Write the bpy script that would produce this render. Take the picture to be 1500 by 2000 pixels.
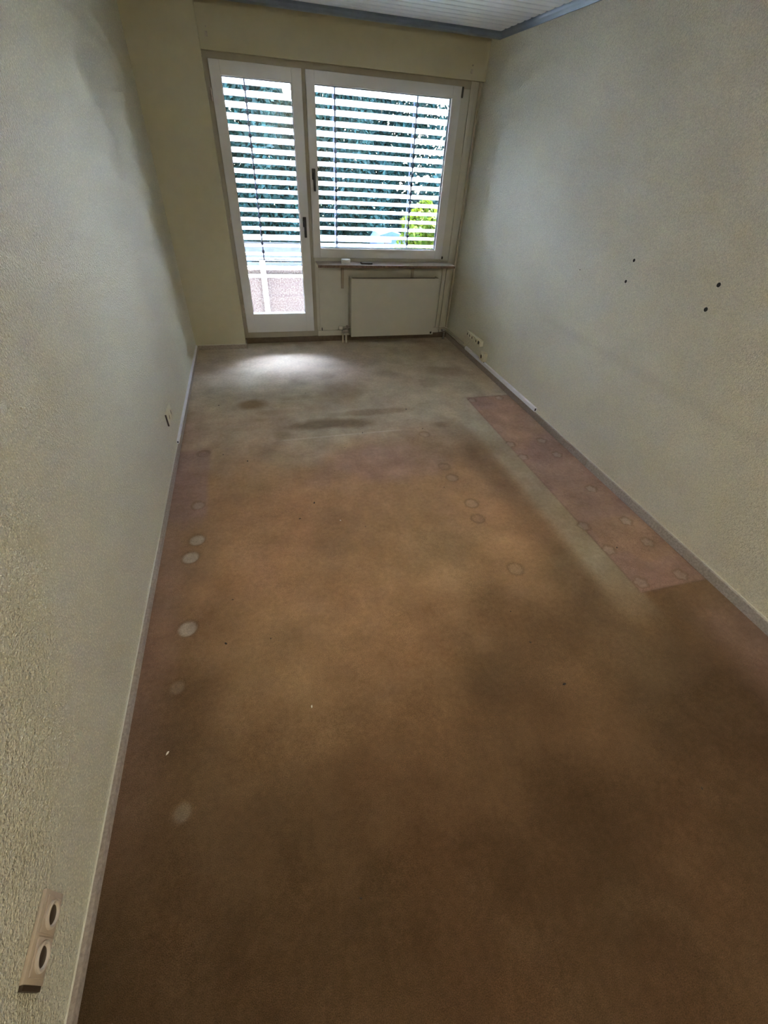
import bpy, bmesh, math, random
import numpy as np
from mathutils import Vector, Matrix
random.seed(7); rng = np.random.default_rng(7)
scn = bpy.context.scene
for o in list(bpy.data.objects): bpy.data.objects.remove(o)
C = scn.collection

# ------------------------------------------------------------------ camera
W, D, H = 2.8155, 4.876, 2.44          # room width, window plane, ceiling
cam = bpy.data.cameras.new('camera'); camo = bpy.data.objects.new('camera', cam); C.objects.link(camo)
R = Vector((0.96548936, -0.25485178, 0.05367362)); U = Vector((0.12577884, 0.63672687, 0.76076184)); F = Vector((0.22805694, 0.72775646, -0.64680798))
m = Matrix.Identity(4)
for i in range(3): m[i][0] = R[i]; m[i][1] = U[i]; m[i][2] = -F[i]
m[0][3], m[1][3], m[2][3] = 0.6577, 0.0, 1.65
camo.matrix_world = m
cam.sensor_fit = 'VERTICAL'; cam.sensor_height = 36; cam.sensor_width = 27
cam.lens = 824.9 / 2000 * 36; cam.clip_start = 0.02; cam.clip_end = 200
scn.camera = camo

# ------------------------------------------------------------------ sky, sun, exposure
SKY = 1.0; SUN = .9; EXPO = 6.4; FILL = 1.9
wd = bpy.data.worlds.new('sky'); scn.world = wd; wd.use_nodes = True
nt = wd.node_tree; bg = nt.nodes['Background']
sk = nt.nodes.new('ShaderNodeTexSky'); sk.sky_type = 'NISHITA'; sk.sun_disc = False
sk.sun_elevation = math.radians(70); sk.sun_rotation = math.radians(15); sk.air_density = 1.0; sk.dust_density = 2.5
hs = nt.nodes.new('ShaderNodeHueSaturation'); hs.inputs['Saturation'].default_value = 0.9
nt.links.new(sk.outputs[0], hs.inputs['Color']); nt.links.new(hs.outputs[0], bg.inputs[0]); bg.inputs[1].default_value = 0.32 * SKY
sl = bpy.data.lights.new('sun', 'SUN'); sl.energy = SUN; sl.angle = math.radians(0.6); sl.color = (1, .96, .88)
so = bpy.data.objects.new('sun', sl); C.objects.link(so)
el, az = math.radians(70), math.radians(15)      # sun stands beyond the trees, high and a little to the right
sdir = Vector((math.sin(az) * math.cos(el), math.cos(az) * math.cos(el), math.sin(el)))
so.rotation_euler = sdir.to_track_quat('Z', 'Y').to_euler()
for (x0, x1, z0, z1) in ((.60, 1.155, .29, 2.05), (1.325, 2.55, .89, 2.055)):   # portals only steer sampling of the sky
    pl = bpy.data.lights.new('window_portal', 'AREA'); pl.shape = 'RECTANGLE'; pl.size = x1 - x0; pl.size_y = z1 - z0
    pl.cycles.is_portal = True
    po = bpy.data.objects.new('window_portal', pl); C.objects.link(po)
    po.location = ((x0 + x1) / 2, D + .03, (z0 + z1) / 2); po.rotation_euler = (math.radians(-90), 0, 0)
v = scn.view_settings; v.view_transform = 'Standard'; v.look = 'None'; v.gamma = 1; v.use_curve_mapping = False; v.exposure = EXPO
try:
    scn.cycles.max_bounces = 14; scn.cycles.diffuse_bounces = 9; scn.cycles.transparent_max_bounces = 16
    scn.cycles.sample_clamp_indirect = 3.0
except Exception: pass
scn.cycles.use_denoising = True

# ------------------------------------------------------------------ materials
def srgb(c): return tuple(((x / 12.92) if x <= .04045 else ((x + .055) / 1.055) ** 2.4) for x in [q / 255 for q in c]) + (1,)
class NT:
    def __init__(s, name):
        s.m = bpy.data.materials.new(name); s.m.use_nodes = True; s.t = s.m.node_tree
        s.b = s.t.nodes['Principled BSDF']; s.out = s.t.nodes['Material Output']
    def n(s, typ, **kw):
        x = s.t.nodes.new(typ)
        for k, val in kw.items():
            if hasattr(x, k): setattr(x, k, val)
            else: x.inputs[k.replace('_', ' ')].default_value = val
        return x
    def l(s, a, b): s.t.links.new(a, b)
def noise(N, scale, detail=3, rough=.55, coord=None, stretch=None):
    x = N.n('ShaderNodeTexNoise'); x.inputs['Scale'].default_value = scale; x.inputs['Detail'].default_value = detail; x.inputs['Roughness'].default_value = rough
    g = N.n('ShaderNodeNewGeometry') if coord is None else None
    src = g.outputs['Position'] if g else coord
    if stretch:
        mp = N.n('ShaderNodeMapping'); mp.inputs['Scale'].default_value = stretch; N.l(src, mp.inputs[0]); src = mp.outputs[0]
    N.l(src, x.inputs['Vector']); return x
def ramp(N, fac, stops):
    r = N.n('ShaderNodeValToRGB'); e = r.color_ramp.elements
    while len(e) < len(stops): e.new(.5)
    for k, (p, c) in enumerate(stops): e[k].position = p; e[k].color = c if len(c) == 4 else tuple(c) + (1,)
    N.l(fac, r.inputs[0]); return r
def plain(name, c, rough=.5, metal=0, var=.06, vscale=12, bump=0, bscale=200, spec=.5):
    N = NT(name); a = tuple(c[:3])
    nz = noise(N, vscale)
    r = ramp(N, nz.outputs['Fac'], [(.3, tuple(x * (1 - var) for x in a)), (.7, tuple(min(1, x * (1 + var)) for x in a))])
    N.l(r.outputs[0], N.b.inputs['Base Color']); N.b.inputs['Roughness'].default_value = rough; N.b.inputs['Metallic'].default_value = metal
    N.b.inputs['Specular IOR Level'].default_value = spec
    if bump:
        b = N.n('ShaderNodeBump'); b.inputs['Distance'].default_value = bump; n2 = noise(N, bscale); N.l(n2.outputs['Fac'], b.inputs['Height']); N.l(b.outputs[0], N.b.inputs['Normal'])
    return N.m
def wallpaper(name, c, bump, rough, chips=1.0, spec=.5, rub=False):
    N = NT(name)
    big = noise(N, 1.3, 4)
    r = ramp(N, big.outputs['Fac'], [(.3, tuple(x * .95 for x in c)), (.7, tuple(min(1, x * 1.04) for x in c))])
    n1 = noise(N, 95, 3, .6); n2 = noise(N, 230, 2, .5)
    gr = ramp(N, n2.outputs['Fac'], [(.34, (.84, .84, .83)), (.66, (1.1, 1.1, 1.1))]); gx = N.n('ShaderNodeMix'); gx.data_type = 'RGBA'; gx.blend_type = 'MULTIPLY'; gx.inputs[0].default_value = 1
    N.l(r.outputs[0], gx.inputs[6]); N.l(gr.outputs[0], gx.inputs[7])
    base = gx.outputs[2]
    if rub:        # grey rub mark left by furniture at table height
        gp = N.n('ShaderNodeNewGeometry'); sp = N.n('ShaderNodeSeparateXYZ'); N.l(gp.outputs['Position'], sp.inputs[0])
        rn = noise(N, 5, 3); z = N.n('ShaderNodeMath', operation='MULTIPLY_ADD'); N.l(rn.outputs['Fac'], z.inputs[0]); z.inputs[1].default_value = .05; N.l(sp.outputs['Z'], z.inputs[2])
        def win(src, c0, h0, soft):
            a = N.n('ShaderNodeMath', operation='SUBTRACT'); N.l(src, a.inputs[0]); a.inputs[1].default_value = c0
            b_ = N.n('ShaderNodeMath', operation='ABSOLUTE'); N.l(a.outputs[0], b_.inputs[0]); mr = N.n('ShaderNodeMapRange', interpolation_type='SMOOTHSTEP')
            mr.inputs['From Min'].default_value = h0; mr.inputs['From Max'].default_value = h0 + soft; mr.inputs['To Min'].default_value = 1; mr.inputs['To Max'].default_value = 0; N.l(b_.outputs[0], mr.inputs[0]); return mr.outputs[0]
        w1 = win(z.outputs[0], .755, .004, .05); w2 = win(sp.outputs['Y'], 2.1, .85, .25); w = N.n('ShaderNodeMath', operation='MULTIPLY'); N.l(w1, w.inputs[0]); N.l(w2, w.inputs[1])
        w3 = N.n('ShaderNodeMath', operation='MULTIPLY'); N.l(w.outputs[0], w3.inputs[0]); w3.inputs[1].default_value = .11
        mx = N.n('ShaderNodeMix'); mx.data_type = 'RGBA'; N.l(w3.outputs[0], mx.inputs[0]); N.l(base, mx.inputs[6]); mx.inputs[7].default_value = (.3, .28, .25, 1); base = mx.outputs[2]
    N.l(base, N.b.inputs['Base Color']); N.b.inputs['Roughness'].default_value = rough; N.b.inputs['Specular IOR Level'].default_value = spec
    vo = N.n('ShaderNodeTexVoronoi'); vo.inputs['Scale'].default_value = 110; g = N.n('ShaderNodeNewGeometry'); N.l(g.outputs['Position'], vo.inputs['Vector'])
    chip = ramp(N, vo.outputs['Distance'], [(0, (1, 1, 1)), (.38, (0, 0, 0))])
    cr = ramp(N, vo.outputs['Distance'], [(.1, (1 + .13 * chips,) * 3), (.5, (1 - .16 * chips,) * 3)]); cx = N.n('ShaderNodeMix'); cx.data_type = 'RGBA'; cx.blend_type = 'MULTIPLY'; cx.inputs[0].default_value = 1
    N.l(base, cx.inputs[6]); N.l(cr.outputs[0], cx.inputs[7]); N.l(cx.outputs[2], N.b.inputs['Base Color'])
    a1 = N.n('ShaderNodeMath', operation='MULTIPLY_ADD'); N.l(chip.outputs[0], a1.inputs[0]); a1.inputs[1].default_value = .35 * chips; N.l(n1.outputs['Fac'], a1.inputs[2])
    a2 = N.n('ShaderNodeMath', operation='MULTIPLY_ADD'); N.l(n2.outputs['Fac'], a2.inputs[0]); a2.inputs[1].default_value = .35; N.l(a1.outputs[0], a2.inputs[2])
    b = N.n('ShaderNodeBump'); b.inputs['Distance'].default_value = bump; b.inputs['Strength'].default_value = 1; N.l(a2.outputs[0], b.inputs['Height']); N.l(b.outputs[0], N.b.inputs['Normal'])
    return N.m
M = {}
M['wall_l'] = wallpaper('woodchip_wallpaper_left', (.76, .72, .57), .014, .32, 1.0, .5)
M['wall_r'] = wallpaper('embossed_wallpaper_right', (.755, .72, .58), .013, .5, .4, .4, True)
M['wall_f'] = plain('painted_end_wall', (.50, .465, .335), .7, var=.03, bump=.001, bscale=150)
M['frame_taupe'] = plain('taupe_frame', (.36, .325, .26), .6, var=.05)  # fixed frame, darker than the white leaf and sash
M['wall_p'] = plain('painted_parapet', (.52, .51, .45), .6, var=.03)
M['frame'] = plain('window_frame_white', (.60, .60, .60), .35, var=.02)
M['gasket'] = plain('black_rubber', (.015, .015, .018), .6)
M['black'] = plain('black_handle', (.012, .011, .011), .35)
M['hinge'] = plain('worn_hinge', (.42, .36, .31), .5, var=.2, vscale=60)
M['sill'] = plain('sill_board', (.42, .35, .31), .45, var=.08, vscale=25)
M['silledge'] = plain('sill_edge', (.16, .10, .07), .6, var=.5, vscale=60)
M['rad'] = plain('radiator_enamel', (.50, .485, .43), .35, var=.02)
M['raddark'] = plain('radiator_inside', (.02, .016, .012), .8)
M['brack'] = plain('bracket_brown', (.35, .30, .24), .6, var=.1)
M['chrome'] = plain('valve_metal', (.30, .28, .26), .35, .6, var=.2, vscale=80)
M['white'] = plain('white_plastic', (.75, .75, .72), .4, var=.02)
M['cream'] = plain('cream_plastic', (.66, .62, .47), .4, var=.04)
M['beige'] = plain('beige_socket_plastic', (.45, .37, .29), .4, var=.06)
M['beige2'] = plain('beige_socket_ring', (.52, .45, .38), .35, var=.04)
M['socket'] = plain('socket_hole', (.05, .033, .022), .5, var=.2)
M['duct'] = plain('grey_cable_duct', (.78, .78, .84), .35, var=.04)
M['pipe'] = plain('painted_pipe', (.45, .42, .35), .5, var=.12, vscale=30)
M['skirt'] = plain('carpet_skirting', (.37, .31, .27), .95, var=.2, vscale=90, bump=.003, bscale=500, spec=.1)
M['skirt2'] = plain('carpet_skirting_grey', (.42, .38, .355), .95, var=.22, vscale=90, bump=.003, bscale=500, spec=.1)
M['skirtd'] = plain('shaded_skirting', (.14, .105, .075), .8, var=.15, vscale=30)  # brown darkened further to paint in the shadow under the radiator
M['skirttop'] = plain('skirting_lip', (.62, .60, .52), .5, var=.06, vscale=30)
M['ceil'] = plain('ceiling_panel_white', (.84, .86, .93), .32, var=.03)
M['slab'] = plain('ceiling_slab', (.40, .36, .27), .8)
M['corn'] = plain('blue_grey_cornice', (.16, .20, .27), .3, var=.08)
M['slat'] = plain('blind_slat_aluminium', (.74, .76, .79), .38, var=.02)
M['cord'] = plain('ladder_cord_navy', (.02, .03, .06), .8)
M['rail'] = plain('white_railing', (.6, .6, .59), .4, var=.03)
M['concrete'] = plain('balcony_concrete', (.62, .58, .54), .85, var=.12, vscale=30, bump=.003)
M['facade'] = plain('outer_facade', (.7, .68, .62), .9)
M['fence'] = plain('slate_boards', (.03, .033, .045), .8, var=.2)
M['fencecap'] = plain('pale_coping', (.2, .22, .26), .7)
M['tarp'] = plain('blue_tarp', (.004, .02, .08), .6, var=.5, vscale=20)
M['grass'] = plain('lawn', (.05, .08, .02), .9, var=.4, vscale=4)
M['bark'] = plain('bark', (.05, .04, .03), .9, var=.4, vscale=20)
M['crumbd'] = plain('dark_crumb', (.02, .012, .01), .7)
M['crumbw'] = plain('white_crumb', (.75, .72, .66), .6)
M['hole'] = plain('black_hole', (.004, .004, .004), .9)
M['lamp'] = plain('fill_lamp_white', (.8, .8, .78), .5)
def leafmat(name, c1, c2, tr=.4):
    N = NT(name); g = N.n('ShaderNodeNewGeometry')
    r = ramp(N, g.outputs['Random Per Island'], [(0, c1), (1, c2)])
    N.l(r.outputs[0], N.b.inputs['Base Color']); N.b.inputs['Roughness'].default_value = .6; N.b.inputs['Specular IOR Level'].default_value = .08
    t = N.n('ShaderNodeBsdfTranslucent'); N.l(r.outputs[0], t.inputs[0]); mx = N.n('ShaderNodeMixShader'); mx.inputs[0].default_value = tr
    N.l(N.b.outputs[0], mx.inputs[1]); N.l(t.outputs[0], mx.inputs[2]); N.l(mx.outputs[0], N.out.inputs[0]); return N.m
M['leafd'] = leafmat('conifer_leaves', (.001, .007, .007), (.006, .022, .021), .15)
M['leafg'] = leafmat('green_leaves', (.012, .04, .02), (.04, .09, .03), .3)
M['leafy'] = leafmat('yellow_green_leaves', (.012, .03, .003), (.05, .065, .004), .4)
def glassmat():
    N = NT('window_glass'); t = N.n('ShaderNodeBsdfTransparent'); t.inputs[0].default_value = (.93, .96, .97, 1)
    g = N.n('ShaderNodeBsdfGlossy'); g.inputs['Roughness'].default_value = .01; f = N.n('ShaderNodeFresnel'); f.inputs[0].default_value = 1.45
    mx = N.n('ShaderNodeMixShader'); N.l(f.outputs[0], mx.inputs[0]); N.l(t.outputs[0], mx.inputs[1]); N.l(g.outputs[0], mx.inputs[2]); N.l(mx.outputs[0], N.out.inputs[0]); return N.m
M['glass'] = glassmat()
def frosted():
    N = NT('frosted_railing_panel'); nz = noise(N, 60, 4, .7)
    r = ramp(N, nz.outputs['Fac'], [(.38, (.022, .014, .016)), (.5, (.045, .036, .042)), (.62, (.09, .082, .088))]); N.l(r.outputs[0], N.b.inputs['Base Color']); N.b.inputs['Roughness'].default_value = .6
    t = N.n('ShaderNodeBsdfTranslucent'); N.l(r.outputs[0], t.inputs[0]); mx = N.n('ShaderNodeMixShader'); mx.inputs[0].default_value = .5
    N.l(N.b.outputs[0], mx.inputs[1]); N.l(t.outputs[0], mx.inputs[2]); N.l(mx.outputs[0], N.out.inputs[0]); return N.m
M['frost'] = frosted()
def carpet():
    N = NT('worn_carpet'); at = N.n('ShaderNodeAttribute'); at.attribute_name = 'wear_shade'
    m1 = noise(N, 5, 5, .65); m2 = noise(N, 45, 4, .7); m3 = noise(N, 420, 2, .6)
    def mul(col, nz, lo, hi, p0=.3, p1=.7):
        r = ramp(N, nz.outputs['Fac'], [(p0, lo), (p1, hi)]); x = N.n('ShaderNodeMix'); x.data_type = 'RGBA'; x.blend_type = 'MULTIPLY'; x.inputs[0].default_value = 1
        N.l(col, x.inputs[6]); N.l(r.outputs[0], x.inputs[7]); return x.outputs[2]
    c = mul(at.outputs['Color'], m1, (.82, .80, .78), (1.1, 1.12, 1.12)); c = mul(c, m2, (.86, .86, .86), (1.12, 1.12, 1.12)); c = mul(c, m3, (.6, .6, .6), (1.35, 1.35, 1.35))
    N.l(c, N.b.inputs['Base Color']); N.b.inputs['Roughness'].default_value = .95; N.b.inputs['Specular IOR Level'].default_value = .03
    N.b.inputs['Sheen Weight'].default_value = .03; N.b.inputs['Sheen Roughness'].default_value = .6
    b = N.n('ShaderNodeBump'); b.inputs['Distance'].default_value = .004; N.l(m3.outputs['Fac'], b.inputs['Height']); N.l(b.outputs[0], N.b.inputs['Normal']); return N.m
M['carpet'] = carpet()

# ------------------------------------------------------------------ mesh helpers
class MB:
    def __init__(s): s.bm = bmesh.new()
    def box(s, x0, x1, y0, y1, z0, z1, bev=0):
        b = bmesh.new(); bmesh.ops.create_cube(b, size=1)
        for q in b.verts: q.co = Vector(((x0 + x1) / 2 + q.co.x * (x1 - x0), (y0 + y1) / 2 + q.co.y * (y1 - y0), (z0 + z1) / 2 + q.co.z * (z1 - z0)))
        if bev: bmesh.ops.bevel(b, geom=b.edges[:], offset=bev, segments=2, affect='EDGES', profile=.5)
        s._add(b); return s
    def cyl(s, p0, p1, r, n=16, r2=None, bev=0):
        p0, p1 = Vector(p0), Vector(p1); d = p1 - p0
        b = bmesh.new(); bmesh.ops.create_cone(b, cap_ends=True, segments=n, radius1=r, radius2=r if r2 is None else r2, depth=d.length)
        if bev: bmesh.ops.bevel(b, geom=[e for e in b.edges if len(e.link_faces) == 2 and e.calc_face_angle() > 1], offset=bev, segments=2, affect='EDGES')
        b.transform(Matrix.Translation((p0 + p1) / 2) @ d.to_track_quat('Z', 'Y').to_matrix().to_4x4()); s._add(b); return s
    def tube(s, pts, r, n=10):
        pts = [Vector(p) for p in pts]; rings = []
        for i, p in enumerate(pts):
            t = (pts[min(i + 1, len(pts) - 1)] - pts[max(i - 1, 0)]).normalized(); q = t.to_track_quat('Z', 'Y')
            rings.append([s.bm.verts.new(p + q @ Vector((math.cos(a) * r, math.sin(a) * r, 0))) for a in [2 * math.pi * k / n for k in range(n)]])
        for a, b in zip(rings, rings[1:]):
            for k in range(n): s.bm.faces.new((a[k], a[(k + 1) % n], b[(k + 1) % n], b[k]))
        s.bm.faces.new(rings[0][::-1]); s.bm.faces.new(rings[-1]); return s
    def lathe(s, origin, axis, prof, n=32):      # prof: (radius, height) along the axis
        o = Vector(origin); q = Vector(axis).to_track_quat('Z', 'Y'); rings = []
        for r, h in prof:
            rings.append([s.bm.verts.new(o + q @ Vector((math.cos(2 * math.pi * k / n) * r, math.sin(2 * math.pi * k / n) * r, h))) for k in range(n)])
        for a, b in zip(rings, rings[1:]):
            for k in range(n): s.bm.faces.new((a[k], a[(k + 1) % n], b[(k + 1) % n], b[k]))
        if prof[0][0] > 1e-5: s.bm.faces.new(rings[0][::-1])
        if prof[-1][0] > 1e-5: s.bm.faces.new(rings[-1])
        return s
    def prism(s, pts, axis, a0, a1):             # 2D outline extruded along an axis
        def P(u, w, t): return {'x': (t, u, w), 'y': (u, t, w), 'z': (u, w, t)}[axis]
        A = [s.bm.verts.new(P(u, w, a0)) for u, w in pts]; B = [s.bm.verts.new(P(u, w, a1)) for u, w in pts]
        n = len(pts)
        for k in range(n): s.bm.faces.new((A[k], A[(k + 1) % n], B[(k + 1) % n], B[k]))
        s.bm.faces.new(A[::-1]); s.bm.faces.new(B); return s
    def _add(s, b):
        me = bpy.data.meshes.new('t'); b.to_mesh(me); b.free(); s.bm.from_mesh(me); bpy.data.meshes.remove(me)
    def build(s, name, mat, parent=None, smooth=False):
        bmesh.ops.recalc_face_normals(s.bm, faces=s.bm.faces[:])
        me = bpy.data.meshes.new(name); s.bm.to_mesh(me); s.bm.free(); me.materials.append(mat)
        if smooth:
            for p in me.polygons: p.use_smooth = True
            me.set_sharp_from_angle(angle=math.radians(35))
        o = bpy.data.objects.new(name, me); C.objects.link(o)
        if parent:
            o.parent = parent; o.matrix_parent_inverse = parent_inv(parent)
        return o
def parent_inv(p):
    return Matrix.Translation(p.location).inverted() if p.type == 'EMPTY' else Matrix.Identity(4)   # meshes keep world coordinates
def tag(o, label=None, cat=None, group=None, kind=None):
    if label: o['label'] = label
    if cat: o['category'] = cat
    if group: o['group'] = group
    if kind: o['kind'] = kind
    return o
def empty(name, loc, label=None, cat=None, group=None, kind=None):
    o = bpy.data.objects.new(name, None); o.empty_display_size = .05; C.objects.link(o); o.location = loc
    return tag(o, label, cat, group, kind)
def ring(x0, x1, z0, z1, w, y0, y1, bev=0, wb=None):     # rectangular frame of four boards lying in the window plane
    q = MB(); wb = wb or w
    q.box(x0, x0 + w, y0, y1, z0, z1, bev).box(x1 - w, x1, y0, y1, z0, z1, bev).box(x0 + w, x1 - w, y0, y1, z1 - w, z1, bev).box(x0 + w, x1 - w, y0, y1, z0, z0 + wb, bev)
    return q

# ------------------------------------------------------------------ room shell
Y0 = -1.35
# floor: carpet grid with pressed dents, the sunken furniture footprint and its worn and shaded colours
PX = .008
nx, ny = int(W / PX) + 2, int((D + .02 + .45) / PX) + 2
xs = np.linspace(-.01, W + .01, nx); ys = np.concatenate([[Y0], np.linspace(-.45, D + .02, ny)])
X, Y = np.meshgrid(xs, ys); X = X.ravel(); Y = Y.ravel()
def vnoise(x, y, s, seed):
    r = np.random.default_rng(seed).random((64, 64)); x = x / s + 20; y = y / s + 20
    i = np.floor(x).astype(int); j = np.floor(y).astype(int); fx = x - i; fy = y - j; fx = fx * fx * (3 - 2 * fx); fy = fy * fy * (3 - 2 * fy)
    g = lambda a, b: r[a % 64, b % 64]
    return (g(i, j) * (1 - fx) + g(i + 1, j) * fx) * (1 - fy) + (g(i, j + 1) * (1 - fx) + g(i + 1, j + 1) * fx) * fy
def fbm(s, seed): return sum(vnoise(X, Y, s / 2 ** k, seed + k) / 2 ** k for k in range(4)) / 1.875
def sm(a, lo, hi): t = np.clip((a - lo) / (hi - lo), 0, 1); return t * t * (3 - 2 * t)
n1, n2, n3 = fbm(.9, 1), fbm(.45, 9), fbm(.22, 21)
Z = np.zeros_like(X)
col = np.empty((len(X), 3)); 
TAN = np.array([.46, .28, .155]); PINK = np.array([.39, .25, .205]); GREY = np.array([.52, .425, .315]); DIRT = np.array([.19, .125, .075]); BLEACH = np.array([.66, .575, .47])
col[:] = TAN
def blend(mask, c):
    global col
    col = col * (1 - mask[:, None]) + np.asarray(c) * mask[:, None]
def blob(cx, cy, rx, ry, amp=1, wob=.5):
    d = np.sqrt(((X - cx) / rx) ** 2 + ((Y - cy) / ry) ** 2) + (n3 - .5) * wob * 2
    return amp * (1 - sm(d, .45, 1.15))
blend(sm(n1, .42, .62) * .35, DIRT)
blend(sm(1.75 - Y + (n1 - .5) * 1.0, 0, 1.7) * .9, np.array([.052, .028, .0135]))      # near half: soiling plus dimmer light painted into the carpet colour
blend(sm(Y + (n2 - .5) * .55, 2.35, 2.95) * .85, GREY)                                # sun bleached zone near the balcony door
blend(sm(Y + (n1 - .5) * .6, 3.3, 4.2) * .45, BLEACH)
blend(blob(1.3, 2.42, .55, .28, .55), PINK * 1.05)
blend(blob(1.05, 2.97, .38, .10, .9), DIRT * 1.05); blend(blob(1.45, 3.12, .35, .06, .5), DIRT * 1.3)
blend(blob(.50, 3.40, .13, .10, .8), [.27, .17, .08]); blend(blob(.72, 2.86, .08, .09, .4), [.27, .21, .12]); blend(blob(1.97, 2.83, .10, .08, .6), DIRT * 1.1)
blend(blob(2.42, 3.9, .22, .16, .45), DIRT * 1.3); blend(blob(1.25, 3.5, .2, .3, .35), DIRT * 1.6)
blend(blob(2.45, 4.45, .45, .3, .4), [.34, .26, .16])
for q in range(5): blend(blob(.5 + q * .1, 3.0 + .12 * q, .2, .05, .2), DIRT * 1.6)
# pinkish protected strip along the left skirting
blend((1 - sm(X + (n3 - .5) * .03, .20, .235)) * sm(Y, 1.95, 2.05) * (1 - sm(Y, 2.72, 2.80)) * .75, PINK * .93)
blend((1 - sm(X + (n2 - .5) * .1, .06, .22)) * (1 - sm(Y, 3.2, 3.6)) * sm(Y, .2, 1.2) * .45, PINK * .85)
blend(((X > .09) & (X < .20) & (Y > 1.92) & (Y < 2.36)).astype(float) * .25, PINK * .8)
# bleached lane and dirty lane beside the footprint on the right
lane = sm(X, 2.12, 2.26) * (1 - sm(X, 2.36, 2.42)) * sm(Y, .75, 1.2) * (1 - sm(Y, 2.9, 3.2))
blend(lane * .7, [.40, .34, .25])
dl = sm(X + (n2 - .5) * .1, 1.90, 2.08) * (1 - sm(X, 2.14, 2.24)) * sm(Y, .3, .9) * (1 - sm(Y, 2.5, 2.95))
blend(dl * .55, DIRT * .95)
# footprint: slightly lower, pinker pile with a pressed outline
fx0, fx1, fy0, fy1 = 2.385, 2.80, .985, 3.262
dist = np.maximum(np.maximum(fx0 - X, X - fx1 - 1), np.maximum(fy0 - Y, Y - fy1)) + (n3 - .5) * .006
inside = 1 - sm(dist, -.004, .004)
blend(inside * .85, PINK * (1 + 0.0)); blend(inside * sm(n2, .45, .6) * .35, TAN)
Z -= inside * .003
edge = np.exp(-(dist / .007) ** 2); Z -= edge * .004; blend(edge * .5, PINK * .55)
blend(sm(X, 2.42, 2.7) * (1 - sm(Y, .7, .98)) * .5, PINK * .8)
# castor and foot dents
def dent(cx, cy, r, pale, seg=False):
    d = np.sqrt((X - cx) ** 2 + (Y - cy) ** 2)
    if seg: d = d + .004 * np.sin(np.arctan2(Y - cy, X - cx) * 5 + cx * 9)
    inn = 1 - sm(d, r - .008, r + .002); rim = np.exp(-((d - r) / .007) ** 2)
    global Z
    Z -= inn * .004; Z += np.exp(-((d - r - .008) / .007) ** 2) * .0025
    if seg: Z += inn * .004 * (np.sin((X - cx) * 300) * np.sin((Y - cy) * 260) > .1)
    blend(inn * min(.8, abs(pale) * 1.35), (np.array([.52, .45, .37]) if pale > 0 else PINK * .8)); blend(rim * .5, DIRT)
for p in [(.171, 2.702, .04, -.3), (.17, 2.13, .036, .25), (.183, 1.826, .042, .55), (.159, 1.699, .043, .6), (.179, 1.254, .042, .6), (.162, .982, .03, .15), (.219, .54, .03, .15),
          (1.789, 2.70, .04, -.15), (1.783, 2.251, .04, -.1), (1.786, 2.114, .04, .15), (1.804, 1.831, .042, .15), (1.781, 1.686, .04, -.15), (1.811, 1.268, .042, .1)]: dent(*p)
for p in [(2.419, 3.21), (2.695, 3.222), (2.403, 2.449), (2.68, 2.456), (2.412, 2.266), (2.689, 2.252), (2.682, 1.822), (2.693, 1.485), (2.395, 1.497), (2.419, 1.289), (2.692, 1.296), (2.43, 1.04), (2.688, 1.04)]:
    dent(p[0], p[1], .036, .22, True)
Z += (n3 - .5) * .002
hue = fbm(.5, 40) - .5; col *= np.stack([1 + hue * .16, 1 - hue * .05, 1 - hue * .04], 1)      # reddish and olive drifts of the pile
mot = fbm(.16, 60) - .5; col *= (1 + mot * .34)[:, None]
foot = (fbm(.3, 77) - .58) * 6; blend(np.clip(foot, 0, 1) * .2, DIRT * .9)
seam = np.exp(-((Y - 2.79 - (X - 1) * .01) / .008) ** 2) * sm(X, .6, .8) * (1 - sm(X, 1.5, 1.7)); blend(seam * .4, BLEACH * 1.15)
NX, NY = nx, len(ys); idx = np.arange(NX * NY).reshape(NY, NX)
quads = np.stack([idx[:-1, :-1], idx[:-1, 1:], idx[1:, 1:], idx[1:, :-1]], -1).reshape(-1, 4)
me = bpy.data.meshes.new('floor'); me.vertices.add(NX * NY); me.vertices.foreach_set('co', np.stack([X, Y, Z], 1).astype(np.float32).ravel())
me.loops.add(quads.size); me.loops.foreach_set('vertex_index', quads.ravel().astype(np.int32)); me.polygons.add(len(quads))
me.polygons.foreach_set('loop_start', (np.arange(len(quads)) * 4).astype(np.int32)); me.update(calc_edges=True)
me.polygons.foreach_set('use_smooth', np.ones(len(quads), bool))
ca = me.color_attributes.new('wear_shade', 'FLOAT_COLOR', 'POINT'); ca.data.foreach_set('color', np.concatenate([col, np.ones((len(col), 1))], 1).astype(np.float32).ravel())
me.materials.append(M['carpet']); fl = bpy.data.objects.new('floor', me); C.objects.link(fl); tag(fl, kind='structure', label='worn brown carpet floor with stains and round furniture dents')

def S(name, mb, mat, label=None, smooth=False): return tag(mb.build(name, mat, smooth=smooth), label, kind='structure')
PIL_Y, PIL_X, HDR_Y, HDR_Z = 4.728, .49, 4.826, 2.166
TH = .30
S('wall_left', MB().box(-.2, 0, Y0, D + TH, -.1, H + .12), M['wall_l'], 'cream woodchip wallpapered wall on the left')
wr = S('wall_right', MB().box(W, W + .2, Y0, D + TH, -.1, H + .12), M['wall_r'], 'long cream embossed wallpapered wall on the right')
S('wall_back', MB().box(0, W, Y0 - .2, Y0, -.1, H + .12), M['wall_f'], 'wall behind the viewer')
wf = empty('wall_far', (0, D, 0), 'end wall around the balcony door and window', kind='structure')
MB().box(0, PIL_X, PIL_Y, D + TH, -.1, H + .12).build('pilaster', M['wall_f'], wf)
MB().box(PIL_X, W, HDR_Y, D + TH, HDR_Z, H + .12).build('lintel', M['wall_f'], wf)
MB().box(1.24, W, D + .012, D + TH, -.1, .815).build('parapet', M['wall_p'], wf)
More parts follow.
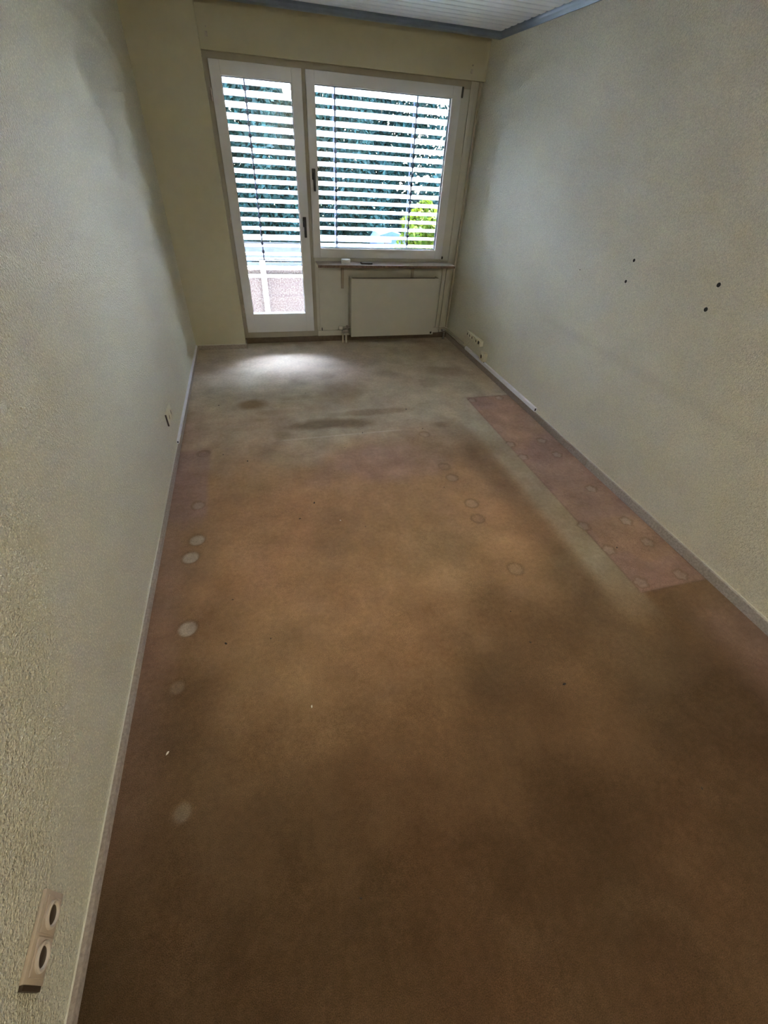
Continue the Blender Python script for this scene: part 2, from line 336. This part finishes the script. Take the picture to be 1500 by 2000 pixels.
MB().box(2.70, W, D + .005, D + TH, .815, HDR_Z).build('reveal', M['wall_p'], wf)
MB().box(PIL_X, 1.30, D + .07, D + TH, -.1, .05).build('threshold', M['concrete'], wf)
# old curtain fixing marks on the lintel
for (x, z) in ((.545, 2.262), (2.675, 2.235)):
    MB().box(x - .010, x + .010, HDR_Y - .006, HDR_Y, z - .03, z - .002, .002).cyl((x + .004, HDR_Y - .012, z + .02), (x + .004, HDR_Y, z + .02), .005).build('curtain_hook', M['hinge'], wf)
# drill holes in the right wall: open dowels
for (y, z, r) in ((2.358, 1.251, .0075), (2.36, 1.14, .0075), (1.765, 1.253, .009), (1.767, 1.142, .009), (2.811, 1.115, .003)):
    h = MB().lathe((W - .0008, y, z), (-1, 0, 0), [(r, -.01), (r, .0006), (r * 1.15, .0008), (r * 1.15, 0)], 14).build('dowel', M['hole'], wr, True)
# ceiling
ce = S('ceiling', MB().box(-.1, W + .1, Y0, D, H + .005, H + .12), M['slab'], 'white panelled ceiling with narrow grooves')
CY = 4.615; pw = .10; k = 0
pm = None
while CY - k * pw > Y0 + .05:
    y1 = CY - k * pw
    if pm is None:
        b = MB().prism([(0, 0), (.012, -.010), (.03, -.0115), (pw - .03, -.0115), (pw - .012, -.010), (pw - .003, 0), (pw - .003, .004), (0, .004)], 'x', .0, W)
        o = b.build('ceiling_panel', M['ceil'], ce, True); pm = o
    else:
        o = pm.copy(); C.objects.link(o)
    o.location = (0, y1 - pw, H); k += 1
# cornices, blue-grey
S('trim_1', MB().prism([(W, 2.393), (W - .006, 2.393), (W - .010, 2.402), (W - .022, 2.410), (W - .034, 2.422), (W - .036, H - .008), (W, H - .008)], 'y', Y0, 4.61), M['corn'], 'blue-grey cornice along the right wall', True)
S('trim_2', MB().prism([(4.605, H - .006), (4.598, 2.415), (4.606, 2.398), (4.62, 2.393), (4.66, 2.393), (4.664, H + .004), (4.61, H + .004)], 'x', 0, W), M['corn'], 'dark blue-grey cornice in front of the window lintel', True)
S('trim_3', MB().prism([(0, 2.393), (.006, 2.393), (.022, 2.410), (.036, 2.422), (.036, H - .008), (0, H - .008)], 'y', Y0, 4.61), M['corn'], 'blue-grey cornice along the left wall', True)
# skirtings: carpet strips with a pale lip
def skirt(name, parts, lab):
    e = empty(name, (0, 0, 0), lab, kind='structure')
    for (b, l, mt) in parts:
        MB().box(*b, .0015).build('carpet_strip', mt, e)
        if l: MB().box(*l, .001).build('top_lip', M['skirttop'], e)
skirt('baseboard_left', [((0, .016, Y0, PIL_Y, 0, .034), (0, .0045, Y0, PIL_Y, .034, .0385), M['skirt'])], 'brown carpet skirting strip along the left wall')
skirt('baseboard_right', [((W - .013, W, 2.07, D, 0, .054), (W - .005, W, 2.07, D, .054, .0585), M['skirt']), ((W - .014, W, Y0, 2.068, 0, .056), (W - .005, W, Y0, 2.068, .056, .0605), M['skirt2'])], 'mottled grey carpet skirting strip along the right wall')
skirt('baseboard_far', [((0.018, PIL_X + .012, PIL_Y - .012, PIL_Y, 0, .045), (0.018, PIL_X + .013, PIL_Y - .014, PIL_Y, .045, .049), M['skirt']), ((PIL_X, PIL_X + .012, PIL_Y, D - .012, 0, .045), None, M['skirt']),
                        ((PIL_X, W - .016, D - .012, D + .01, 0, .055), None, M['skirtd'])], 'brown skirting strip below the balcony door and radiator')

# ------------------------------------------------------------------ balcony door and window
dr = empty('door_1', (.88, D, .06), 'white glazed balcony door left of the window', kind='structure')
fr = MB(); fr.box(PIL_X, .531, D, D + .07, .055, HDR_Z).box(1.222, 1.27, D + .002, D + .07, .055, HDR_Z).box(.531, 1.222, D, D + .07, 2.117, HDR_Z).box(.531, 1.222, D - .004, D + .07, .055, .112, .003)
fr.build('door_frame', M['frame_taupe'], dr)
lf = MB(); x0, x1, z0, z1 = .527, 1.231, .115, 2.127; a0, a1, c0, c1 = .606, 1.150, .295, 2.045
lf.box(x0, a0, D - .016, D + .05, z0, z1, .003).box(a1, x1, D - .016, D + .05, z0, z1, .003).box(a0, a1, D - .0155, D + .05, c1, z1, .003).box(a0, a1, D - .0155, D + .05, z0, c0, .003)
leaf = lf.build('door_leaf', M['frame'], dr)
ring(a0 - .001, a1 + .001, c0 - .001, c1 + .001, .008, D + .012, D + .04).build('gasket', M['gasket'], leaf)
ring(a0 - .001, a1 + .001, c0 - .001, c1 + .001, .005, D - .012, D + .014, .001).build('glazing_bead', M['white'], leaf)
MB().box(a0, a1, D + .022, D + .025, c0, c1).build('pane', M['glass'], leaf)
for z in (1.93, 1.10, .35): MB().cyl((.519, D - .012, z - .04), (.519, D - .012, z + .04), .008, bev=.002).box(.505, .530, D - .006, D + .002, z - .03, z + .03).build('hinge', M['hinge'], dr)
def handle(x, z, parent):
    h = MB().box(x - .016, x + .016, D - .024, D - .012, z - .045, z + .035, .004).build('handle_plate', M['black'], parent)
    MB().cyl((x, D - .06, z), (x, D - .02, z), .010).box(x - .011, x + .011, D - .068, D - .052, z - .125, z + .008, .005).build('lever', M['black'], h, True)
handle(1.190, 1.115, dr)
MB().cyl((1.196, D - .03, 1.055), (1.196, D - .022, 1.055), .006).cyl((1.196, D - .03, 1.075), (1.196, D - .022, 1.075), .005).build('lock_cylinder', M['white'], dr)

wn = empty('window_1', (1.94, D, .81), 'wide white framed window above the radiator', kind='structure')
MB().box(1.27, 2.61, D + .0, D + .07, 2.117, HDR_Z).box(2.61, 2.705, D - .002, D + .07, 2.117, HDR_Z).build('head_frame', M['frame_taupe'], wn)
MB().box(2.61, 2.705, D, D + .07, .80, 2.117, .003).box(1.27, 2.61, D + .002, D + .07, .79, .83).box(2.705, 2.745, D - .012, D + .02, .06, HDR_Z, .003).build('window_frame', M['wall_p'], wn)
x0, x1, z0, z1 = 1.262, 2.622, .816, 2.127; a0, a1, c0, c1 = 1.331, 2.543, .893, 2.051
ws = MB().box(x0, a0, D - .016, D + .05, z0, z1, .003).box(a1, x1, D - .016, D + .05, z0, z1, .003).box(a0, a1, D - .0155, D + .05, c1, z1, .003).box(a0, a1, D - .0155, D + .05, z0, c0, .003).build('sash', M['frame'], wn)
ring(a0 - .001, a1 + .001, c0 - .001, c1 + .001, .009, D + .012, D + .04).build('gasket', M['gasket'], ws)
ring(a0 - .001, a1 + .001, c0 - .001, c1 + .001, .005, D - .012, D + .014, .001).build('glazing_bead', M['white'], ws)
MB().box(a0, a1, D + .022, D + .025, c0, c1).build('pane', M['glass'], ws)
handle(1.296, 1.475, wn)
for z, hh in ((2.09, .035), (.83, .012)): MB().cyl((2.630, D - .014, z - hh), (2.630, D - .014, z + hh), .009, bev=.002).build('hinge', M['black'], wn)
# parapet panel joint below the window and the small latch at its foot
MB().box(1.272, 2.70, D - .006, D + .013, .055, .112, .003).build('parapet_ledge', M['wall_p'], wf)
MB().box(1.30, 1.312, D, D + .014, .112, .79, .002).box(2.66, 2.672, D, D + .014, .112, .79, .002).build('parapet_batten', M['wall_p'], wf)
MB().cyl((1.318, D - .012, .115), (1.318, D - .012, .145), .004).build('door_stop', M['black'], wf)

# external venetian blinds
def blind(x0, x1, ztop, zbot, n, cords, label):
    e = empty('venetian_blind', ((x0 + x1) / 2, D + .17, zbot), label, 'blind', 'external blinds outside the glass')
    yc = D + .17; w = .080; th = math.radians(27); sg = 7
    prof = []
    for s_ in (1, -1):
        for i in range(sg + 1):
            u = (i / sg - .5) * s_; bow = .007 * (1 - 4 * u * u) + (.0006 * s_)
            yy = u * w * math.cos(th) + bow * math.sin(th); zz = -u * w * math.sin(th) + bow * math.cos(th); prof.append((yy, zz))
    first = None; pitch = (ztop - zbot) / n
    for i in range(n + 1):
        z = ztop - i * pitch
        if first is None:
            o = MB().prism(prof, 'x', x0, x1).build('slat', M['slat'], None, True); first = o
            o.parent = e; o.matrix_parent_inverse = Matrix.Translation(e.location).inverted()
        else:
            o = first.copy(); C.objects.link(o)
        o.location = (0, yc, z); o.rotation_euler = (random.uniform(-.03, .03), random.uniform(-.0015, .0015), 0)
    MB().box(x0, x1, yc - .03, yc + .03, zbot - pitch * .75, zbot - pitch * .75 + .014, .003).build('bottom_rail', M['slat'], e)
    MB().box(x0 - .02, x1 + .02, yc - .05, yc + .06, ztop + .05, ztop + .13).build('head_box', M['slat'], e)
    for c in cords:
        q = MB()
        for yy in (yc - .043, yc + .043): q.cyl((c, yy, zbot - pitch * .7), (c, yy, ztop + .05), .0062, 6)
        q.build('ladder_cord', M['cord'], e)
        cl = MB().box(c - .012, c + .012, yc - .053, yc - .040, .012, .038, .002).build('cord_clip', M['cord'], e)
        for i in range(n + 1):
            if i: cl = cl.copy(); C.objects.link(cl)
            cl.location = (0, 0, ztop - i * pitch)
    for xx in (x0 - .012, x1 + .006): MB().box(xx, xx + .008, yc - .03, yc + .03, .1 if x1 < 1.5 else .85, ztop + .1).build('guide_rail', M['slat'], e)
blind(.56, 1.185, 2.035, .815, 17, (.782,), 'narrow outdoor blind behind the balcony door glass')
blind(1.31, 2.60, 2.035, .905, 16, (1.521, 2.268), 'wide outdoor blind behind the window glass')

# ------------------------------------------------------------------ sill shelf, radiator, pipes
sh = empty('window_sill_shelf', (1.99, D, .775), 'brown sill board on brackets below the window, above the radiator', 'shelf')
MB().box(1.275, 2.715, 4.676, D - .016, .765, .787, .002).build('board', M['sill'], sh)
MB().box(1.275, 2.716, 4.672, 4.677, .7635, .786, .0015).build('front_edge', M['silledge'], sh)
MB().box(1.270, 1.2755, 4.672, D - .016, .7635, .7875, .0015).build('end_cap', M['cream'], sh)
for x in (1.553, 2.315):
    b = MB().prism([(D + .012, .765), (D - .17, .765), (D - .17, .757), (D - .02, .735), (D + .0, .54), (D + .012, .53)], 'x', x - .013, x + .013); b.build('bracket', M['brack'], sh)
tag(MB().lathe((1.565, 4.755, .787), (0, 0, 1), [(.0, 0), (.043, 0), (.045, .003), (.045, .017), (.043, .019), (.043, .021), (.046, .023), (.046, .036), (.043, .040), (.0, .041)], 40).build('round_tin', M['white'], smooth=True), 'small white round tin standing on the window sill board', 'tin')
ph = tag(MB().box(1.715, 1.832, 4.715, 4.765, .787, .803, .004).build('remote_control', M['black'], smooth=True), 'flat black remote control lying on the sill right of the tin', 'remote')
MB().box(1.722, 1.826, 4.722, 4.758, .8025, .8045, .001).build('keypad', M['chrome'], ph)

rd = empty('radiator', (2.1, 4.80, .07), 'cream flat panel radiator hung under the sill', 'radiator')
rx0, rx1, ry0, ry1, rz0, rz1 = 1.62, 2.583, 4.746, 4.856, .075, .655
MB().box(rx0, rx1, ry0, ry0 + .012, rz0, rz1, .003).box(rx0, rx0 + .012, ry0 + .01, ry1, rz0, rz1, .003).box(rx1 - .012, rx1, ry0 + .01, ry1, rz0, rz1, .003).build('front_panel', M['rad'], rd)
MB().box(rx0 + .013, rx1 - .013, ry0 + .013, ry1, rz0 + .02, rz1 - .04).build('core', M['raddark'], rd)
g = MB()
for i in range(60):
    x = rx0 + .02 + i * (rx1 - rx0 - .045) / 59; g.box(x, x + .003, ry0 + .016, ry1 - .004, rz1 - .045, rz1 - .012)
g.build('convector_fins', M['raddark'], rd)
for x in (1.85, 2.35): MB().box(x, x + .03, ry1 - .005, D + .014, .2, .55).build('wall_bracket', M['raddark'], rd)
MB().box(2.545, 2.565, ry0 - .001, ry0 + .001, .085, .108).build('badge', M['black'], rd)
vv = MB().cyl((1.535, 4.80, .157), (1.64, 4.80, .157), .011).cyl((1.585, 4.80, .125), (1.585, 4.80, .18), .012).build('valve', M['chrome'], rd, True)
MB().lathe((1.535, 4.80, .157), (-1, 0, 0), [(.012, 0), (.018, .004), (.019, .03), (.015, .04), (0, .041)], 20).build('thermostat_knob', M['white'], vv, True)
MB().box(1.53, 1.60, 4.785, 4.815, .10, .135, .006).build('valve_block', M['chrome'], rd)
for x in (1.537, 1.574): MB().cyl((x, 4.80, -.002), (x, 4.80, .105), .010).build('supply_pipe', M['pipe'], rd, True)
MB().box(2.57, 2.592, 4.78, 4.80, .11, .13, .004).build('vent_plug', M['chrome'], rd)

tag(MB().tube([(2.787, D - .016, .12), (2.787, D - .016, 2.166)], .010, 12).build('riser_pipe', M['pipe'], smooth=True), 'thin painted vertical pipe in the right corner beside the window', 'pipe')
hp = empty('heating_pipes', (W - .02, 4.6, .07), 'pair of thin painted pipes above the skirting in the right corner', 'pipes')
for z, yy, e_ in ((.075, .017, 4.30), (.097, .012, 4.36)):
    MB().tube([(2.69, D - .018, z + .02), (2.76, D - .018, z + .02), (W - yy - .004, D - .05, z + .006), (W - yy, D - .10, z), (W - yy, e_, z)], .0075, 10).build('pipe', M['pipe'], hp, True)
MB().cyl((2.745, 4.80, 0), (2.745, 4.80, .085), .012).box(2.73, 2.76, 4.785, D - .01, .075, .10, .005).build('stub', M['chrome'], hp, True)

# cable ducts on both walls: open ended
def duct(name, x0, x1, ya, yb, z0, z1, label):
    e = empty(name, ((x0 + x1) / 2, ya, z0), label, 'cable duct'); t = .002
    q = MB().box(x0, x1, ya, yb, z1 - t, z1).box(x0, x1, ya, yb, z0, z0 + t)
    q.box(x0, x0 + t, ya, yb, z0 + t, z1 - t).box(x1 - t, x1, ya, yb, z0 + t, z1 - t); q.build('channel', M['duct'], e)
    MB().box(x0 + t, x1 - t, ya + .006, ya + .03, z0 + t, z1 - t).build('dark_opening', M['hole'], e); return e
duct('cable_duct', W - .022, W, 2.805, 4.29, .0605, .090, 'pale grey cable duct on the skirting of the right wall')
duct('cable_duct', 0, .014, 2.80, 4.70, .0388, .058, 'narrow pale cable duct on the skirting of the left wall')

# ------------------------------------------------------------------ sockets
def socket_face(parent, c, axis, r=.021, mat='beige2', hm='socket'):
    s = MB().lathe(c, axis, [(r + .006, 0), (r + .006, .004), (r + .003, .006), (r, .0055), (r - .002, .001), (0, .0009)], 36).build('socket_ring', M[mat], parent, True)
    q = MB().lathe(Vector(c) + Vector(axis) * .0008, axis, [(r - .0025, 0), (r - .004, .0008), (0, .0008)], 30); 
    q.build('socket_recess', M[hm], s, True); return s
so1 = empty('wall_socket', (0, .285, .2), 'beige double socket low on the left wall nearest the viewer', 'socket', 'double sockets on the left wall')
MB().box(0, .009, .205, .362, .205, .293, .002).build('plate', M['beige'], so1, True)
for y in (.318, .247): 
    MB().box(.009, .0125, y - .033, y + .033, .217, .281, .0015).build('insert', M['beige'], so1)
    socket_face(so1, (.0125, y, .249), (1, 0, 0))
MB().box(.0, .008, .196, .205, .210, .288).build('end_shadow', M['socket'], so1)  # dark strip painting the plate's shadow at its near end
so2 = empty('wall_socket', (0, 2.79, .22), 'small double socket low on the left wall far from the viewer', 'socket', 'double sockets on the left wall')
MB().box(0, .010, 2.71, 2.868, .222, .306, .002).build('plate', M['cream'], so2, True)
for y in (2.755, 2.826): socket_face(so2, (.0112, y, .264), (1, 0, 0), .021, 'cream')
MB().box(.0, .009, 2.704, 2.710, .225, .303).build('end_shadow', M['socket'], so2)  # same painted shadow strip beside the far plate
ps = empty('socket_strip', (W, 4.1, .2), 'cream multiple socket strip on the right wall near the corner', 'socket')
MB().box(W - .035, W, 3.935, 4.285, .205, .262, .005).build('housing', M['cream'], ps, True)
for y in (4.25, 4.19, 4.13, 4.03): 
    s = socket_face(ps, (W - .0362, y, .234), (-1, 0, 0), .017, 'cream')
MB().box(W - .038, W - .034, 3.96, 3.99, .22, .25, .002).build('rocker_switch', M['black'], ps)
cd = MB().tube([(W - .03, 4.08, .206)] + [(W - .028 + .01 * math.sin(t * 3), 4.08 + .20 * t, .208 - .12 * t ** 2.2) for t in [i / 12 for i in range(1, 13)]] + [(W - .012, 4.283, .075)], .0028, 8)
tag(cd.build('power_cord', M['cream'], smooth=True), 'thin pale cord curving from the socket strip down to the duct', 'cord')
lo = empty('surface_socket', (W, 3.86, .09), 'cream surface mounted socket just above the right cable duct', 'socket')
MB().box(W - .045, W, 3.80, 3.885, .100, .185, .006).build('housing', M['cream'], lo, True)
socket_face(lo, (W - .0462, 3.842, .143), (-1, 0, 0), .022, 'cream')
MB().cyl((W - .02, 3.815, .0915), (W - .02, 3.815, .104), .006).build('cable_gland', M['socket'], lo)

# unseen fill lamp added behind the viewer to light the near walls
cl = empty('fill_lamp', (1.7, -.75, 2.3), 'round fill lamp added unseen behind the viewer', 'lamp')
MB().lathe((1.7, -.75, H - .012), (0, 0, -1), [(.17, 0), (.17, .02), (.155, .025), (0, .025)], 40).build('fill_lamp_base', M['lamp'], cl, True)
N = NT('fill_glow'); N.b.inputs['Base Color'].default_value = (.8, .8, .8, 1); N.b.inputs['Emission Color'].default_value = (1, .91, .72, 1); N.b.inputs['Emission Strength'].default_value = FILL
MB().lathe((1.7, -.75, H - .037), (0, 0, -1), [(.15, 0), (.148, .02), (.12, .05), (.07, .068), (0, .075)], 40).build('fill_lamp_glass', N.m, cl, True)

# ------------------------------------------------------------------ crumbs on the carpet
def crumb(x, y, s, mat, name, lab, cat, grp):
    b = bmesh.new(); bmesh.ops.create_icosphere(b, subdivisions=1, radius=1)
    for q in b.verts: q.co *= random.uniform(.7, 1.2)
    b.transform(Matrix.Translation((x, y, s * .45 + .0015)) @ Matrix.Rotation(random.uniform(0, 3), 4, 'Z') @ Matrix.Diagonal((s * 1.6, s * .8, s * .5, 1)))
    mm = MB(); mm.bm.free(); mm.bm = b; return tag(mm.build(name, mat), lab, cat, grp)
for (x, y, s) in ((1.697, .634, .0065), (.842, 2.018, .006), (1.767, 3.12, .007), (1.316, 2.795, .005), (1.141, 2.608, .004), (.741, 1.889, .005), (.371, 1.373, .0035), (.344, 1.138, .005), (.732, .195, .003), (1.657, .846, .004), (1.96, .178, .003), (.531, 1.121, .003), (2.47, 1.29, .005), (1.65, 1.02, .003), (.30, 2.66, .005), (.46, 2.55, .006), (.97, 3.55, .004), (.25, 3.42, .006), (1.80, 2.78, .005), (1.1, 1.75, .003), (1.69, 2.02, .004), (1.02, 2.33, .003)):
    crumb(x, y, s, M['crumbd'], 'crumb', 'tiny dark brown crumb lying on the carpet', 'crumb', 'dark crumbs scattered on the carpet')
crumb(.155, .736, .0055, M['crumbw'], 'plaster_crumb', 'white plaster crumb on the carpet beside the left skirting', 'crumb', 'white crumbs on the carpet')
crumb(.666, .782, .0045, M['crumbw'], 'plaster_crumb', 'white plaster crumb in the dark middle of the carpet', 'crumb', 'white crumbs on the carpet')
crumb(.969, 1.83, .004, M['crumbw'], 'plaster_crumb', 'white plaster crumb farthest from the viewer on the tan carpet', 'crumb', 'white crumbs on the carpet')

# ------------------------------------------------------------------ balcony
bl = S('balcony_floor', MB().box(-1.5, 5.5, D + TH, 6.15, -.30, -.15), M['concrete'], 'pale concrete balcony floor outside the door')
S('sun_block_slab', MB().box(-1.5, 5.5, D + TH, 5.85, 2.70, 2.85), M['facade'], 'unseen slab added over the balcony as a sun block')  # out of view, added and sized to keep direct sun out of the room
S('wall_outside', MB().box(-3, -.2, D + .1, D + TH, -1, 5).box(W + .2, 6, D + .1, D + TH, -1, 5).box(-.2, W + .2, D + .1, D + TH, H + .12, 5), M['facade'], 'outer facade beside the room')
ra = empty('balcony_railing', (1.5, 6.0, -.15), 'white balcony railing with pale frosted panels outside the door', 'railing')
MB().box(-1.5, 5.5, 5.985, 6.025, .490, .525, .004).build('handrail', M['rail'], ra)
MB().box(-1.5, 5.5, 5.985, 6.015, .405, .440, .004).build('lower_rail', M['rail'], ra)
MB().box(-1.5, 5.5, 5.985, 6.015, -.12, -.09, .004).build('foot_rail', M['rail'], ra)
for x in (-.57, .78, 2.13, 3.48): MB().box(x - .03, x + .03, 5.950, 5.985, -.15, .60, .004).build('post', M['rail'], ra)
for a in (-.9, .6 - .15, 1.8, 3.15): pass
for a, b in ((-1.2, .1), (.12, .90 - .12), (.785, 2.12), (2.14, 3.47), (3.49, 5.4)): MB().box(a, b - .004, 6.016, 6.026, -.11, .488).build('frosted_panel', M['frost'], ra)

# ------------------------------------------------------------------ garden
GZ = -.7
S('ground', MB().box(-14, 20, 6.16, 40, GZ - .1, GZ), M['grass'], 'lawn behind the balcony')
def leaves(pts, nrm, size, name, mat, parent, flat=.35):
    n = len(pts); a = rng.normal(size=(n, 3)) * (1 - flat) + nrm * flat; a /= np.linalg.norm(a, axis=1)[:, None]
    t = np.cross(a, rng.normal(size=(n, 3))); t /= np.linalg.norm(t, axis=1)[:, None]; b = np.cross(a, t)
    s = size * rng.uniform(.6, 1.3, (n, 1)); V = np.stack([pts + t * s, pts + b * s * .5 + a * s * .15, pts - t * s, pts - b * s * .5 + a * s * .15], 1).reshape(-1, 3)
    me = bpy.data.meshes.new(name); me.vertices.add(n * 4); me.vertices.foreach_set('co', V.astype(np.float32).ravel())
    me.loops.add(n * 4); me.loops.foreach_set('vertex_index', np.arange(n * 4, dtype=np.int32)); me.polygons.add(n); me.polygons.foreach_set('loop_start', (np.arange(n) * 4).astype(np.int32)); me.update(calc_edges=True)
    me.materials.append(mat); o = bpy.data.objects.new(name, me); C.objects.link(o); o.parent = parent; o.matrix_parent_inverse = Matrix.Translation(parent.location).inverted(); o['kind'] = 'stuff'; return o
def tree(name, x, y, r, z0, z1, n, size, mat, label, cat, group=None, cone=.5, core=True):
    e = empty(name, (x, y, GZ), label, cat, group)
    h = rng.random(n); ang = rng.uniform(0, 2 * np.pi, n); rr = r * (1 - cone * h ** 1.5) * (1 + .18 * np.sin(ang * 5 + h * 9) + .12 * np.sin(ang * 3 - h * 23)) * np.minimum(1, np.sqrt(np.maximum(1 - h, 0) * 6)) * np.minimum(1, .6 + h * 4)
    rr = rr * (1 - .45 * rng.random(n) ** 2)
    nrm = np.stack([np.cos(ang), np.sin(ang), .3 + 0 * h], 1); pts = np.stack([x + rr * np.cos(ang), y + rr * np.sin(ang), z0 + h * (z1 - z0)], 1)
    leaves(pts, nrm, size, 'foliage', mat, e)
    tr = MB().cyl((x, y, GZ), (x, y, z0 + (z1 - z0) * .8), r * .09, 10, r2=.02)
    for k in range(8):
        a = k * 2.4; hh = z0 + (z1 - z0) * (.15 + .08 * k); L = r * .7 * (1 - hh / z1 * .5); tr.cyl((x, y, hh), (x + L * math.cos(a), y + L * math.sin(a), hh + .25), r * .03, 6, r2=.008)
    tr.build('trunk', M['bark'], e)
he = empty('evergreen_hedge', (1.5, 11.5, GZ), 'tall dense dark evergreen hedge behind the blinds, across the garden', 'hedge')
n = 210000; hx = rng.uniform(-5, 6.2, n); hz = GZ + rng.random(n) * 4.7 * (1 + .06 * np.sin(hx * 2.1))
hy = 11.2 + .35 * np.sin(hx * 3.3 + hz * .8) + .25 * np.sin(hx * 7 - hz * 2.3) + .6 * rng.random(n) ** 1.3
keep = rng.random(n) > np.clip((hx - 3.8) * .55, 0, .62) * (hz > .9); hx, hy, hz = hx[keep], hy[keep], hz[keep]; n = len(hx)     # looser towards its right end
leaves(np.stack([hx, hy, hz], 1), np.tile(np.array([0, -1, .3]), (n, 1)), .06, 'foliage', M['leafd'], he)
for k in range(14):
    MB().cyl((-4.7 + k * .7, 11.9, GZ), (-4.7 + k * .7, 11.9, 3.1), .07, 8, r2=.02).build('trunk', M['bark'], he)
tree('leafy_bush', 3.75, 8.7, .52, GZ, 1.05, 6000, .045, M['leafy'], 'sunlit yellow-green bush at the lower right of the window', 'bush')
tree('leafy_bush', .45, 7.1, .45, GZ, .28, 5000, .03, M['leafy'], 'bright green bush behind the railing outside the door', 'bush')
fe = empty('garden_fence', (.5, 8.2, GZ), 'low slate grey board fence with pale cap behind the railing', 'fence')
for k in range(4): MB().box(-3, 3.0, 8.19, 8.21, GZ + .02 + k * .29, GZ + .29 + k * .29).build('board', M['fence'], fe)
MB().box(-3, 3.0, 8.15, 8.25, GZ + 1.19, GZ + 1.25).build('cap', M['fencecap'], fe)
for x in (-2.9, -1.4, .1, 1.6, 2.9): MB().box(x, x + .08, 8.21, 8.27, GZ, GZ + 1.19).build('post', M['fence'], fe)
tb = MB().prism([(3.15, GZ), (3.15, .30), (3.22, .40), (3.45, .46), (3.75, .38), (3.8, .30), (3.8, GZ)], 'y', 9.7, 10.3); tag(tb.build('tarpaulin', M['tarp']), 'blue tarpaulin cover seen between the lowest window slats', 'tarp')
